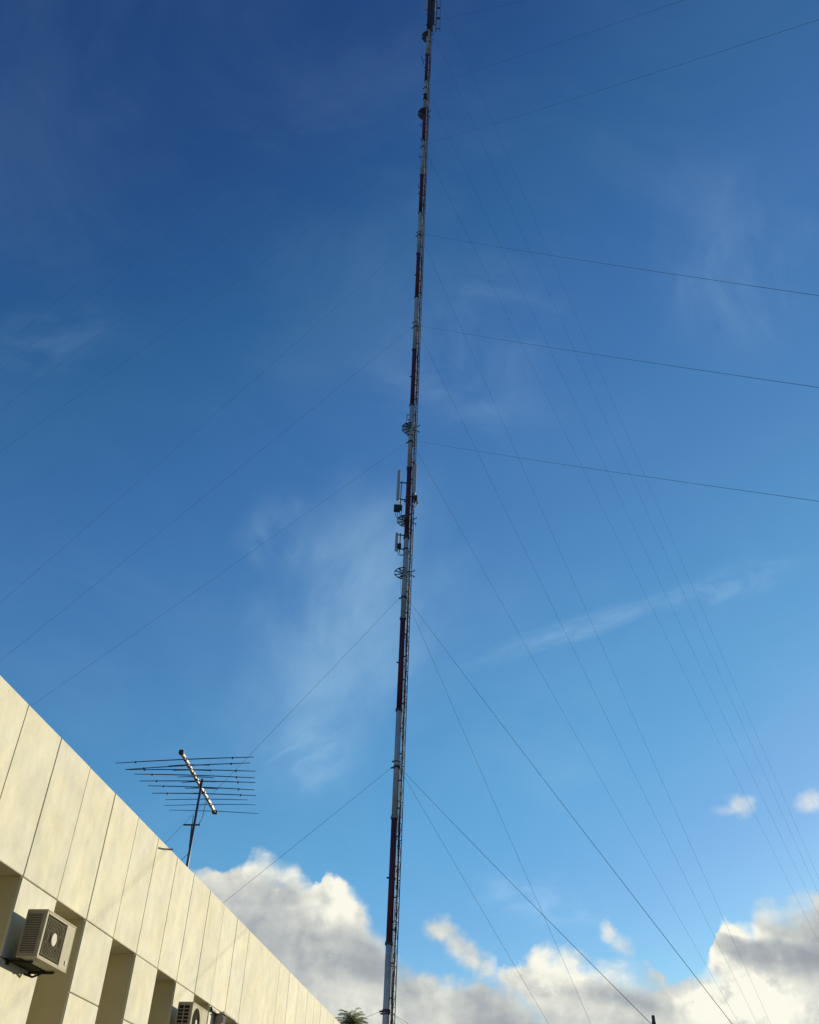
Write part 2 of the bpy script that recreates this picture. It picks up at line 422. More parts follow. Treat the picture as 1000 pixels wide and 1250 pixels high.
# stripes on ladder follow the bands
def banded(name, ca, cb):
    M = bpy.data.materials.new(name); M.use_nodes = True; nt = M.node_tree; bs = nt.nodes['Principled BSDF']; bs.inputs['Roughness'].default_value = .9; bs.inputs['Specular IOR Level'].default_value = .1
    ge = nt.nodes.new('ShaderNodeNewGeometry'); sx = nt.nodes.new('ShaderNodeSeparateXYZ'); nt.links.new(ge.outputs['Position'], sx.inputs[0])
    mr = nt.nodes.new('ShaderNodeMapRange'); mr.inputs['From Min'].default_value = 0; mr.inputs['From Max'].default_value = 130; nt.links.new(sx.outputs['Z'], mr.inputs['Value'])
    rp = nt.nodes.new('ShaderNodeValToRGB'); rp.color_ramp.interpolation = 'CONSTANT'
    el = rp.color_ramp.elements
    el[0].position = 0; el[0].color = (*ca, 1); el[1].position = zt(tb[1]) / 130; el[1].color = (*cb, 1)
    for i in range(2, len(tb) - 1):
        e = el.new(zt(tb[i]) / 130); e.color = (*(ca if i % 2 == 0 else cb), 1)
    nt.links.new(mr.outputs[0], rp.inputs[0]); nt.links.new(rp.outputs[0], bs.inputs['Base Color'])
    return M
MT['ladderpaint'] = banded('ladder_banded_paint', (.075, .022, .035), (.17, .17, .155))
LX0, LX1 = Vector((.175, MY - .17, 0)), Vector((.285, MY + .16, 0))
b = MB()
for lp_ in (LX0, LX1): b.bar(lp_ + Vector((0, 0, .3)), lp_ + Vector((0, 0, ztop - .6)), .045, .03)
z = .5
while z < ztop - .7: b.bar(LX0 + Vector((0, 0, z)), LX1 + Vector((0, 0, z)), .022); z += .33
z = 1.5; k = 0
while z < ztop - 2:                                                  # zigzag back bracing and stand-offs
    p = (LX0 + LX1) / 2
    b.bar((MX + .13, MY - .05, z), (LX0.x, LX0.y, z), .035); b.bar((MX + .13, MY + .08, z), (LX1.x, LX1.y, z), .035)
    b.bar((LX0.x, LX0.y, z), (LX1.x, LX1.y, z + 1.0), .022); b.bar((LX1.x, LX1.y, z + 1.0), (LX0.x, LX0.y, z + 2.0), .022)
    z += 2.0; k += 1
b.build('ladder', 'ladderpaint', mast, (MX, MY, 0))
b = MB()                                                             # feeder cables strapped in front of the ladder
for k in range(2):
    pts = []; z = .4
    while z < ztop - 4 - 22 * (k == 1):
        pts.append((.064 + .030 * k + .010 * math.sin(z * .9 + k * 2) + .006 * math.sin(z * 2.3 + k), MY - .155 + .028 * k + .01 * math.sin(z * .7 + k), z)); z += .5
    b.path(pts, .017, 6)
fc = b.build('feeder_cable', 'cable', mast, (MX, MY, 0))
b = MB(); b.bar((.135, MY + .02, .4), (.135, MY + .02, ztop - 3), .10, .16); b.build('cable_duct', 'dark', mast, (MX, MY, 0))
b = MB(); b.box((.085, MY - .13, 1.1), (.13, .10, .05)); clip = b.build('cable_clip', 'dark', fc, (.085, MY - .13, 1.1))
z = 2.6
while z < ztop - 5:
    c_ = clip.copy(); COL.objects.link(c_); c_.parent = fc; c_.location.z += z - 1.1; z += 1.5
b = MB(); p = mp(489.6, 686); q = mp(489, 736)
b.path([(p.x, MY - .05, p.z), (p.x + .02, MY - .05, (p.z + q.z) / 2), (q.x + .05, MY - .05, q.z)], .008, 5); b.build('hanging_rope', 'blackcable', mast, (MX, MY, 0))

def platform(py, fill, label):
    z = mp(500, py).z; c0 = Vector((MX, MY, z)); Rr = .66
    V = lambda deg, r: c0 + Vector((r * math.cos(R(deg)), r * math.sin(R(deg)), 0))
    b = MB(); ang = [90, 126, 162, 198, 234, 270]
    for a in ang + [28, -28]: b.bar(V(a, .15), V(a, Rr + (.03 if a in (28, -28) else 0)), .038, .05)
    for a0, a1 in zip(ang[:-1], ang[1:]):
        b.bar(V(a0, Rr), V(a1, Rr), .042, .06); b.bar(V(a0, Rr * .62), V(a1, Rr * .62), .022, .03)
    for a in (28, -28):
        b.bar(V(a, Rr), V(a, Rr) + Vector((0, .16 if a > 0 else -.16, 0)), .04)
    for a in ang[1:5:3]: b.bar(V(a, Rr), V(a, .16) + Vector((0, 0, -.42)), .03)
    pl = b.build('rest_platform', 'dark', mast, c0); tag(pl, label)
    if fill:
        g_ = MB()
        for a0, a1 in zip(ang[:-1], ang[1:]):
            n_ = 9
            for q_ in range(n_):
                r0 = .19 + (Rr - .22) * q_ / n_; r1 = r0 + (Rr - .22) / n_ * fill
                vs = [V(a0, r0), V(a1, r0), V(a1, r1), V(a0, r1)]; up_ = Vector((0, 0, .012))
                vs = [v + Vector((0, 0, .028)) for v in vs]
                g_.add(vs + [v + up_ for v in vs], [(0, 3, 2, 1), (4, 5, 6, 7), (0, 1, 5, 4), (1, 2, 6, 5), (2, 3, 7, 6), (3, 0, 4, 7)])
        g_.build('grating', 'steel', pl, c0)
platform(44, .9, None); platform(138, .9, None); platform(523, .55, None); platform(636, .45, None); platform(700, 0, 'open rest platform without grating')

# collars where the guys are tied
GT = [.1655, .4103, .6354, .9015, 1.1505, 1.394, 1.68, 1.907, 2.1955, 2.44]
for t_ in GT:
    z = zt(t_); b = MB()
    b.path([(MX, MY, z - .06), (MX, MY, z + .06)], .195, 24, smooth=False)
    for az in (-82, 42, 162):
        a = Vector((math.sin(R(az)), math.cos(R(az)), 0)); b.bar(Vector((MX, MY, z)) + a * .16, Vector((MX, MY, z - .03)) + a * .32, .05, .07)
    b.build('guy_collar', 'dark', mast, (MX, MY, z))

# guy wires
def solve(l, q, az):
    P = Vector((MX, MY, zt(GT[l]))); r = ray(*q); N = (P - EYE).cross(r); u = Vector((math.sin(R(az)), math.cos(R(az)), 0)); b0 = Vector((MX, MY, 0))
    return -(N.dot(b0 - EYE)) / N.dot(u)
WIRES = {'A': (-82, [[(1, (276, 1101)), (2, (204, 1027))], [(3, (38, 860)), (4, (0, 806)), (5, (0, 735))], [(6, (0, 549)), (7, (0, 497)), (8, (0, 450)), (9, (0, 430))]]),
         'B': (42, [[(1, (670, 1250)), (2, (722, 1250))], [(3, (762, 1000)), (4, (800, 995)), (5, (830, 1000))], [(6, (910, 970)), (7, (940, 990)), (8, (955, 990)), (9, (965, 990))]]),
         'C': (162, [[(1, (793, 1245)), (2, (895, 1250))], [(3, (1000, 606)), (4, (1000, 469)), (5, (1000, 358))], [(6, (1000, 15)), (7, (820, 0)), (8, (650, 0))]])}
ORD = ['lowest', 'second', 'third', 'fourth', 'fifth', 'sixth', 'seventh', 'eighth', 'ninth', 'tenth']
TXT = {'A': 'thin steel guy wire slanting left off the mast at the %s collar from the ground',
       'B': 'thin steel guy wire dropping right towards the clouds from the %s mast collar up',
       'C': 'thin steel guy wire spreading right towards the viewer from the %s mast collar up'}
def guy(l, anchor, key):
    a = Vector(anchor) - Vector((MX, MY, 0)); a.normalize()
    P = Vector((MX, MY, zt(GT[l]) - .03)) + a * .30; Q = Vector(anchor)
    pts = []; n_ = 14; sag = .0035 * (Q - P).length
    for i in range(n_ + 1):
        u = i / n_; p = P.lerp(Q, u); p.z -= sag * 4 * u * (1 - u); pts.append(p)
    pts[-1].z = .02
    b = MB(); b.path(pts, {'A': .0056, 'B': .0066, 'C': .0058}[key] if l > 2 else {'A': .0072, 'B': .0070, 'C': .0075}[key], 6)
    tag(b.build('guy_wire', 'wire', None, P), TXT[key] % ORD[l], 'guy wire', 'guy wires of the radio mast')
for key, (az, rings) in WIRES.items():
    u = Vector((math.sin(R(az)), math.cos(R(az)), 0))
    for ri, ring_ in enumerate(rings):
        rhos = [solve(l, q, az) for l, q in ring_]; rho = sum(rhos) / len(rhos)
        print(key, ri, [round(x, 1) for x in rhos])
        anc = Vector((MX, MY, 0)) + u * rho
        for (l, q), rr in zip(ring_, rhos):
            guy(l, Vector((MX, MY, 0)) + u * (rho + (rr - rho) * .8), key)
        if ri == 0: guy(0, anc, key)

# ------------------------------------------------------------------ antennas on the mast
def rounded_panel(b, p_top, p_bot, wd, dp, M=None):
    """slim radome with rounded plan and domed ends"""
    p_top = Vector(p_top); p_bot = Vector(p_bot); n = 16
    prof = [(0, .55), (.015, .85), (.04, 1), (.96, 1), (.985, .85), (1, .55)]
    vs = []; fs = []
    for u, k in prof:
        c0 = p_bot.lerp(p_top, u)
        for q in range(n):
            a = 2 * PI * q / n; ca, sa = math.cos(a), math.sin(a)
            sx = math.copysign(abs(ca) ** .5, ca); sy = math.copysign(abs(sa) ** .5, sa)
            v = Vector((sx * wd / 2 * k, sy * dp / 2 * k, 0)); v = (M @ v) if M else v
            vs.append(c0 + v)
    for i in range(len(prof) - 1):
        for q in range(n): fs.append((i * n + q, i * n + (q + 1) % n, (i + 1) * n + (q + 1) % n, (i + 1) * n + q))
    fs += [tuple(range(n))[::-1], tuple(range((len(prof) - 1) * n, len(prof) * n))]
    b.add(vs, fs, True)

def panel_antenna(px, yt, yb, wd, dp, dy, pole_px, arm_ys, label, poley=None):
    T = mp(px, yt, MY + dy); Bt = mp(px, yb, MY + dy); xx = (T.x + Bt.x) / 2
    T.x = Bt.x = xx
    t = thing('panel_antenna', Bt, label, 'panel antenna', 'panel antennas on the mast')
    b = MB(); rounded_panel(b, T, Bt, wd, dp); b.build('radome', 'panelgrey', t, Bt)
    yp = poley or (yt + 14, yb + 8)
    p0 = mp(pole_px, yp[0], MY + dy); p1 = mp(pole_px, yp[1], MY + dy); p0.x = p1.x = (p0.x + p1.x) / 2
    b = MB(); b.path([p1, p0], .035, 8); b.build('support_pole', 'dark', t, Bt)
    for ay in arm_ys:
        z = mp(pole_px, ay, MY + dy).z; b = MB()
        b.bar((xx, MY + dy, z), (p0.x, MY + dy, z), .06); b.bar((p0.x, MY + dy, z), (MX, MY, z), .055, .07)
        b.path([(MX, MY, z - .05), (MX, MY, z + .05)], .18, 16, smooth=False)
        b.build('bracket_arm', 'dark', t, Bt)
    return t, p0.x
panel_antenna(486.6, 574, 611, .22, .15, -.05, 489.6, (589, 609.5), 'long slim grey panel antenna standing off the left of the upper red band')
panel_antenna(506.2, 567, 603, .25, .16, -.12, 505.3, (572, 606), 'wide grey panel antenna close against the right side of the red band', (566, 613))
panel_antenna(484.3, 650.5, 673, .20, .14, -.05, 488.4, (653, 670), 'short grey panel antenna low on the left, above the open platform', (651, 674))
panel_antenna(521.6, -14, 13, .24, .16, -.1, 523.5, (-8, 8), 'grey panel antenna on the left of the cluttered mast top', (-14, 14))
panel_antenna(531.0, -16, 12, .22, .16, .1, 529.5, (-10, 6), 'grey panel antenna behind the ladder frame at the mast top', (-16, 14))

def radio_unit(px, py, wd, hh, dp, label, px_pole, white=False):
    c0 = mp(px, py, MY - .05); t = thing('radio_unit', c0, label, 'radio unit', 'remote radio units on the mast')
    b = MB(); b.box(c0, (wd, dp, hh), None, .02)
    for k in range(6): b.box(c0 + Vector((-wd / 2 + wd * (k + .5) / 6, -dp / 2 - .015, 0)), (.012, .03, hh * .85))
    b.build('housing', 'dark', t, c0)
    b = MB(); p1 = mp(px_pole, py, MY - .05); b.bar(c0, (p1.x, MY - .05, c0.z), .09); b.build('bracket', 'dark', t, c0)
    b = MB()
    for k in range(2):
        s_ = -.06 + .12 * k; dr = -1 if px > 500 else 1
        b.path([c0 + Vector((s_, 0, -hh / 2)), c0 + Vector((s_ - .02, 0, -hh / 2 - .25)), c0 + Vector((s_ + dr * .05, 0, -hh / 2 - .5)), c0 + Vector((s_ + dr * .22, 0, -hh / 2 - .52)), c0 + Vector((s_ + dr * .42, .02, -hh / 2 - .3))], .02, 6)
    b.build('cable', 'blackcable', t, c0)
radio_unit(484.6, 620.5, .40, .48, .28, 'large dark radio unit hanging below the long panel antenna', 489.6)
radio_unit(489.6, 620.0, .16, .36, .24, 'narrow dark radio unit beside the large one on the same pole', 489.6)
radio_unit(487.4, 667, .26, .36, .24, 'dark radio unit behind the short low panel antenna', 488.4)
radio_unit(507.8, 608.5, .18, .42, .22, 'dark radio unit under the right hand panel antenna', 505.3)
c0 = mp(509.2, 613.5, MY - .1); b = MB(); b.box(c0, (.12, .14, .26), None, .03); b.path([c0 + Vector((0, 0, -.13)), c0 + Vector((0, 0, -.2))], [.06, .03], 10)
b.bar(c0, (MX + .1, MY, c0.z), .03)
tag(b.build('filter_unit', 'yellow', None, c0), 'small yellow filter unit at the right under the wide panel antenna', 'filter')

# folded dipole frame at the right of the mast top
c0 = mp(533, 36); t = thing('dipole_array', c0, 'black ladder-like dipole frame on the right of the mast top', 'dipole antenna')
b = MB()
top = mp(533.6, -22); bot = mp(533, 37); xx = (top.x + bot.x) / 2
b.path([(xx, MY, bot.z - .25), (xx, MY, top.z)], .05, 8); b.build('support_pole', 'dark', t, c0)
x2 = xx + .42; b = MB(); b.path([(x2, MY, bot.z - .2), (x2, MY, top.z)], .026, 8); b.build('radiator', 'dark', t, c0)
for py in (34.5, 22, 9.5, -3, -15):
    z = mp(533, py).z; b = MB(); b.bar((xx, MY, z), (x2, MY, z), .07 if py > 30 else .13, .16 if py < 30 else .07); b.build('dipole_boom', 'dark', t, c0)
for py in (30, 2):
    z = mp(533, py).z; b = MB(); b.bar((MX, MY, z), (xx, MY, z), .05); b.build('bracket_arm', 'dark', t, c0)
# whips crowding the mast top
for k, (px, yb, yt, dy, tx) in enumerate([(524.8, 34, -18, -.28, 'thin dark whip antenna in front of the mast top'), (527.5, 38, -22, -.22, 'tallest dark whip antenna at the mast top'), (529.4, 30, -10, -.1, 'short dark whip antenna between mast top and ladder frame'), (522.0, 32, 14, -.12, 'dark whip antenna below the panel on the mast top left')]):
    p0 = mp(px, yb, MY + dy); p1 = mp(px, yt, MY + dy); p1.x = p0.x; t = thing('whip_antenna', p0, tx, 'whip antenna', 'whip antennas at the mast top')
    b = MB(); b.path([p0, p0.lerp(p1, .5), p1], [.10, .09, .05], 8); b.build('whip', 'dark', t, p0)
    b = MB()
    for u in (.1, .5): z = p0.lerp(p1, u).z; b.bar((p0.x, MY + dy, z), (MX + .05, MY, z), .05)
    b.build('bracket_arm', 'dark', t, p0)
# small yagi and stubs
c0 = mp(516.4, 73); t = thing('yagi_antenna', c0, 'tiny yagi antenna on a short arm at the upper left of the mast', 'yagi antenna')
b = MB(); b.bar((c0.x, MY, c0.z), (MX, MY, c0.z), .04); b.bar((c0.x - .2, MY - .45, c0.z), (c0.x + .1, MY + .45, c0.z), .04); b.build('boom', 'dark', t, c0)
b = MB()
for k in range(5):
    u = -.42 + .21 * k; b.bar((c0.x - .05 + u * .3, MY + u, c0.z - .28), (c0.x - .05 + u * .3, MY + u, c0.z + .28), .025)
b.build('element', 'dark', t, c0)
for k, (px, py, ln, tx) in enumerate([(513.2, 152, .5, 'small stub antenna left of the mast, highest of four'), (513.0, 168, .5, 'second highest small stub antenna left of the mast'), (512.4, 190, .55, 'third highest small stub antenna left of the mast'), (511.0, 226, .7, 'lowest stub antenna left of the mast, on a red band')]):
    p = mp(px, py); t = thing('stub_antenna', p, tx, 'stub antenna', 'stub antennas on the left of the mast')
    b = MB(); b.path([p + Vector((.0, 0, -ln / 2)), p + Vector((-.03, 0, ln / 2))], [.03, .018], 6); b.build('whip', 'dark', t, p)
    b = MB(); b.bar(p + Vector((0, 0, -ln / 2)), (MX, MY, p.z - ln / 2 - .15), .035); b.build('bracket_arm', 'dark', t, p)
c0 = mp(519.2, 119); b = MB(); b.box((c0.x, MY - .1, c0.z), (.30, .3, .85), None, .03); b.box((c0.x, MY - .1, c0.z - .5), (.4, .36, .08)); b.bar((c0.x, MY - .1, c0.z), (MX, MY, c0.z), .1)
for k in range(5): b.box((c0.x, MY - .26, c0.z - .32 + .16 * k), (.24, .03, .02))
tag(b.build('equipment_box', 'dark', None, c0), 'dark equipment box clamped to the upper mast above a platform', 'equipment box')
# antenna bracket above the middle platform
c0 = mp(498, 512); t = thing('stand_off_frame', c0, 'small angled stand-off frame on the mast above the middle platform', 'bracket')
b = MB(); p = mp(497, 506); q = mp(496.8, 515); b.bar(p, (q.x, MY, q.z), .045); b.bar(p, (MX, MY, p.z - .12), .04); b.bar((q.x, MY, q.z), (MX, MY, p.z - .3), .04); b.bar((q.x + .2, MY, (p.z + q.z) / 2), (q.x, MY, q.z), .03)
b.build('frame', 'dark', t, c0)

# ------------------------------------------------------------------ television antenna on the roof
HD = 22.0
rm = ray(246, 957); k = HD / math.hypot(rm.x, rm.y); top = EYE + rm * k; ZA = top.z
def ap(zx, zy):
    px, py = 120 + zx / 4.7619, 890 + zy / 4.7619; r = ray(px, py); return EYE + r * ((ZA - EYE.z) / r.z)
foot = Vector((top.x, top.y, 6.46))
tv = thing('television_antenna', foot, 'large rooftop television antenna with a cream boom and many thin dark rods', 'antenna')
b = MB(); b.path([foot, Vector((top.x, top.y, ZA + .12))], [.034, .028], 10)
b.path([foot, foot + Vector((0, 0, .03))], .13, 12)
for q in (.55, .62): b.bar(foot.lerp(top, q) + Vector((-.02, -.035, 0)), foot.lerp(top, q) + Vector((-.05, -.05, .5)), .014)
b.build('antenna_mast', 'rod', tv, foot)
b = MB(); B0, B1 = ap(484, 136), ap(678, 484)
b.bar(B0, B1, .058, .058)
boom = b.build('boom', 'boomwood', tv, foot)
for u in (.1, .2, .3, .4, .62, .75, .86, .96): p = B0.lerp(B1, u); b = MB(); b.box(p, (.08, .08, .07), None, .01); b.build('insulator', 'dark', boom, p)
for p, sz in ((B0, (.11, .11, .10)), (B1, (.14, .12, .08))): b = MB(); b.box(p, sz, None, .015); b.build('end_cap', 'dark', boom, p)
ELS = [((101, 198), (905, 163), 1), ((158, 235), (885, 197), 1), ((160, 236), (915, 245), 1), ((210, 262), (910, 284), 1), ((240, 302), (915, 311), 1), ((288, 330), (910, 354), 1), ((312, 373), (920, 387), 1),
       ((390, 411), (870, 412), .8), ((385, 445), (915, 440), .7), ((415, 471), (935, 492), .7),
       ((410, 214), (650, 211), .9), ((435, 241), (660, 243), .9), ((460, 279), (675, 284), .9), ((485, 311), (690, 307), .9), ((505, 345), (700, 349), .9), ((525, 376), (610, 377), .9)]
for (l0, l1), (r0, r1), kk in ELS:
    p, q = ap(l0, l1), ap(r0, r1); mid = (p + q) / 2; b = MB()
    b.path([p, p.lerp(q, .25) + Vector((0, 0, .012)), p.lerp(q, .5) + Vector((0, 0, .018)), p.lerp(q, .75) + Vector((0, 0, .012)), q], [.008 * kk, .011 * kk, .012 * kk, .011 * kk, .008 * kk], 6)
    for u in (.15, .85):
        if kk == 1: b.box(p.lerp(q, u), (.04, .03, .04))
    b.build('element', 'rod', tv, foot)
b = MB(); p = foot.lerp(top, .70)
b.bar(p + Vector((-.25, 0, .02)), p + Vector((.12, .05, .05)), .03); b.path([p + Vector((.1, 0, .05)), p + Vector((.16, 0, .2)), (B0.lerp(B1, .8)) + Vector((-.08, 0, -.1)), B0.lerp(B1, .78)], .008, 5); b.build('balun', 'dark', tv, foot)
b = MB(); p = foot.lerp(top, .52); b.path([p, Vector((foot.x - 1.5, foot.y - .1, 6.46))], .006, 5); b.build('stay_wire', 'wire', tv, foot)

# ------------------------------------------------------------------ palm and pole beyond the building
pc = ray(424.5, 1249); kk = 80 / math.hypot(pc.x, pc.y); crown = EYE + pc * kk + Vector((0, 0, .25))
palm = thing('fan_palm', (crown.x, crown.y, 0), 'fan palm whose shaggy crown just clears the far end of the building', 'palm tree')
b = MB(); b.path([(crown.x + .35 * math.sin(u * 2), crown.y, crown.z * u) for u in [i / 10 for i in range(11)]], [.34 - .14 * (i / 10) for i in range(11)], 12)
tpx = crown.x + .35 * math.sin(2.0); b.build('trunk', 'bark', palm, (crown.x, crown.y, 0))
b = MB(); cc = Vector((tpx, crown.y, crown.z - .35)); rnd = random.Random(5)
for i in range(54):                                                  # arching feather fronds
    az = i * 2.39996 + rnd.uniform(-.2, .2); el = R(86 - 105 * (i / 53) ** .8 + rnd.uniform(-6, 6)); ln = rnd.uniform(1.2, 1.6)
    d = Vector((math.cos(az) * math.cos(el), math.sin(az) * math.cos(el), math.sin(el))); out = Vector((math.cos(az), math.sin(az), 0))
    pts = []; p = cc.copy(); n_ = 11
    for q in range(n_ + 1):
        pts.append(p.copy()); u = q / n_; dd = (d + Vector((0, 0, -1)) * (u ** 1.6) * 1.25 + out * .35 * u).normalized(); p = p + dd * ln / n_
    b.path(pts, [.022 - .018 * q / n_ for q in range(n_ + 1)], 5)
    for q in range(2, n_ * 2 + 1):
        u = q / 2; k0_ = min(int(u), n_ - 1); f_ = u - k0_; p = pts[k0_].lerp(pts[k0_ + 1], f_); tg = (pts[k0_ + 1] - pts[k0_]).normalized()
        sd_ = tg.cross(Vector((0, 0, 1))); sd_ = sd_.normalized() if sd_.length > .05 else Vector((-out.y, out.x, 0))
        l = .42 * math.sin(PI * min(1, .12 + u / n_ * .80)) * rnd.uniform(.8, 1.15)
        for sg in (-1, 1):
            dl = (sd_ * sg * .8 + tg * .75 + Vector((0, 0, -.25 - .3 * rnd.random()))).normalized(); w_ = tg * .020
            m1 = p + dl * l * .55; m2 = p + dl * l + Vector((0, 0, -.10 * l))
            b.add([p - w_ * .6, p + w_ * .6, m1 + w_, m1 - w_, m2], [(0, 1, 2, 3), (3, 2, 4)])
b.build('crown', 'frond', palm, (crown.x, crown.y, 0))

pr = ray(797.3, 1239.5); kk = 27.2 / math.hypot(pr.x, pr.y); pt = EYE + pr * kk
pole = thing('anchor_pole', (pt.x, pt.y, 0), 'dark pole top at the bottom edge where a guy wire comes down', 'pole')
b = MB(); b.path([(pt.x + .04, pt.y, 0), (pt.x + .02, pt.y, pt.z * .5), (pt.x, pt.y, pt.z - .12), (pt.x, pt.y, pt.z - .02), (pt.x, pt.y, pt.z)], [.075, .06, .045, .045, .03], 10)
b.build('shaft', 'pole', pole, (pt.x, pt.y, 0))
b = MB(); b.box((pt.x + .03, pt.y, pt.z - .33), (.14, .06, .05)); b.path([(pt.x, pt.y, pt.z - .2), (pt.x, pt.y, pt.z - .14)], .055, 10); b.build('clamp', 'dark', pole, (pt.x, pt.y, 0))

# ------------------------------------------------------------------ sun and sky
SUN_AZ, SUN_EL = 47, 9
sd = bpy.data.lights.new('sun', 'SUN'); sd.energy = 4.8; sd.angle = R(.55); sd.color = (1, .885, .67)
so = bpy.data.objects.new('sun', sd); COL.objects.link(so)
sv = Vector((math.sin(R(SUN_AZ)) * math.cos(R(SUN_EL)), math.cos(R(SUN_AZ)) * math.cos(R(SUN_EL)), math.sin(R(SUN_EL))))
so.rotation_euler = sv.to_track_quat('Z', 'Y').to_euler(); so.location = (40, 40, 60)

wd = bpy.data.worlds.new('World'); sc.world = wd; wd.use_nodes = True
nt = wd.node_tree; N = nt.nodes; L = nt.links
bg = N['Background']; bg.inputs['Strength'].default_value = .15
sky = N.new('ShaderNodeTexSky'); sky.sky_type = 'NISHITA'; sky.sun_disc = False
sky.sun_elevation = R(SUN_EL); sky.sun_rotation = R(SUN_AZ); sky.ozone_density = 4.5; sky.air_density = 1.0; sky.dust_density = .35
tc = N.new('ShaderNodeTexCoord'); DIR = tc.outputs['Generated']
def math_(op, a, b=None, c=None, clamp=False):
    n = N.new('ShaderNodeMath'); n.operation = op; n.use_clamp = clamp
    for i, v in enumerate((a, b, c)):
        if v is None: continue
        if isinstance(v, (int, float)): n.inputs[i].default_value = v
        else: L.new(v, n.inputs[i])
    return n.outputs[0]
def mrange(v, a, b, c=0., d=1., smooth=True):
    n = N.new('ShaderNodeMapRange'); n.interpolation_type = 'SMOOTHSTEP' if smooth else 'LINEAR'
    L.new(v, n.inputs['Value'])
    for nm, x in (('From Min', a), ('From Max', b), ('To Min', c), ('To Max', d)):
        if isinstance(x, (int, float)): n.inputs[nm].default_value = x
        else: L.new(x, n.inputs[nm])
    return n.outputs['Result']
def noise_(vec, scale, det=8, rough=.55, off=(0, 0, 0), sc_=(1, 1, 1), dist=0.):
    mp_ = N.new('ShaderNodeMapping'); mp_.inputs['Location'].default_value = off; mp_.inputs['Scale'].default_value = sc_; L.new(vec, mp_.inputs['Vector'])
    n = N.new('ShaderNodeTexNoise'); n.inputs['Scale'].default_value = scale; n.inputs['Detail'].default_value = det; n.inputs['Roughness'].default_value = rough; n.inputs['Distortion'].default_value = dist
    L.new(mp_.outputs[0], n.inputs['Vector']); return n.outputs['Fac']
def mixc(f, a, b):
    n = N.new('ShaderNodeMix'); n.data_type = 'RGBA'; L.new(f, n.inputs['Factor']) if not isinstance(f, float) else None
    if isinstance(f, float): n.inputs['Factor'].default_value = f
    for k_, v in (('A', a), ('B', b)):
        if isinstance(v, tuple): n.inputs[k_].default_value = (*v, 1)
        else: L.new(v, n.inputs[k_])
    return n.outputs['Result']
sep = N.new('ShaderNodeSeparateXYZ'); L.new(DIR, sep.inputs[0])
DEG = 57.29578
AZ = math_('MULTIPLY', math_('ARCTAN2', sep.outputs['X'], sep.outputs['Y']), DEG)
EL = math_('MULTIPLY', math_('ARCSINE', sep.outputs['Z']), DEG)
cmb = N.new('ShaderNodeCombineXYZ'); L.new(AZ, cmb.inputs[0]); L.new(EL, cmb.inputs[1]); AE = cmb.outputs[0]

gm = N.new('ShaderNodeGamma'); gm.inputs['Gamma'].default_value = 1.28; L.new(sky.outputs[0], gm.inputs['Color'])
hs = N.new('ShaderNodeHueSaturation'); hs.inputs['Saturation'].default_value = 1.0; hs.inputs['Value'].default_value = .80; L.new(gm.outputs[0], hs.inputs['Color'])
K = .15 * 2 ** .35
s1 = N.new('ShaderNodeVectorMath'); s1.operation = 'SCALE'; L.new(hs.outputs[0], s1.inputs[0]); s1.inputs['Scale'].default_value = K
cv = N.new('ShaderNodeRGBCurve'); L.new(s1.outputs[0], cv.inputs['Color'])
CURVE = {0: [(.021, .018), (.0235, .022), (.028, .031), (.032, .040), (.040, .053), (.050, .068), (.122, .134), (.185, .208), (.5, .52)],
         1: [(.066, .060), (.074, .072), (.082, .090), (.097, .125), (.122, .160), (.156, .208), (.314, .364), (.451, .447), (.75, .70)],
         2: [(.12, .11), (.223, .225), (.240, .252), (.30, .335), (.337, .385), (.44, .470), (.745, .655), (.939, .75)]}
for ch, pts in CURVE.items():
    cc_ = cv.mapping.curves[ch]
    cc_.points[0].location = (0, 0); cc_.points[1].location = (1, {0: .95, 1: .9, 2: .78}[ch])
    for x, y in pts: cc_.points.new(x, y)
cv.mapping.update()
s2 = N.new('ShaderNodeVectorMath'); s2.operation = 'SCALE'; L.new(cv.outputs[0], s2.inputs[0]); s2.inputs['Scale'].default_value = 1 / K
col = s2.outputs[0]

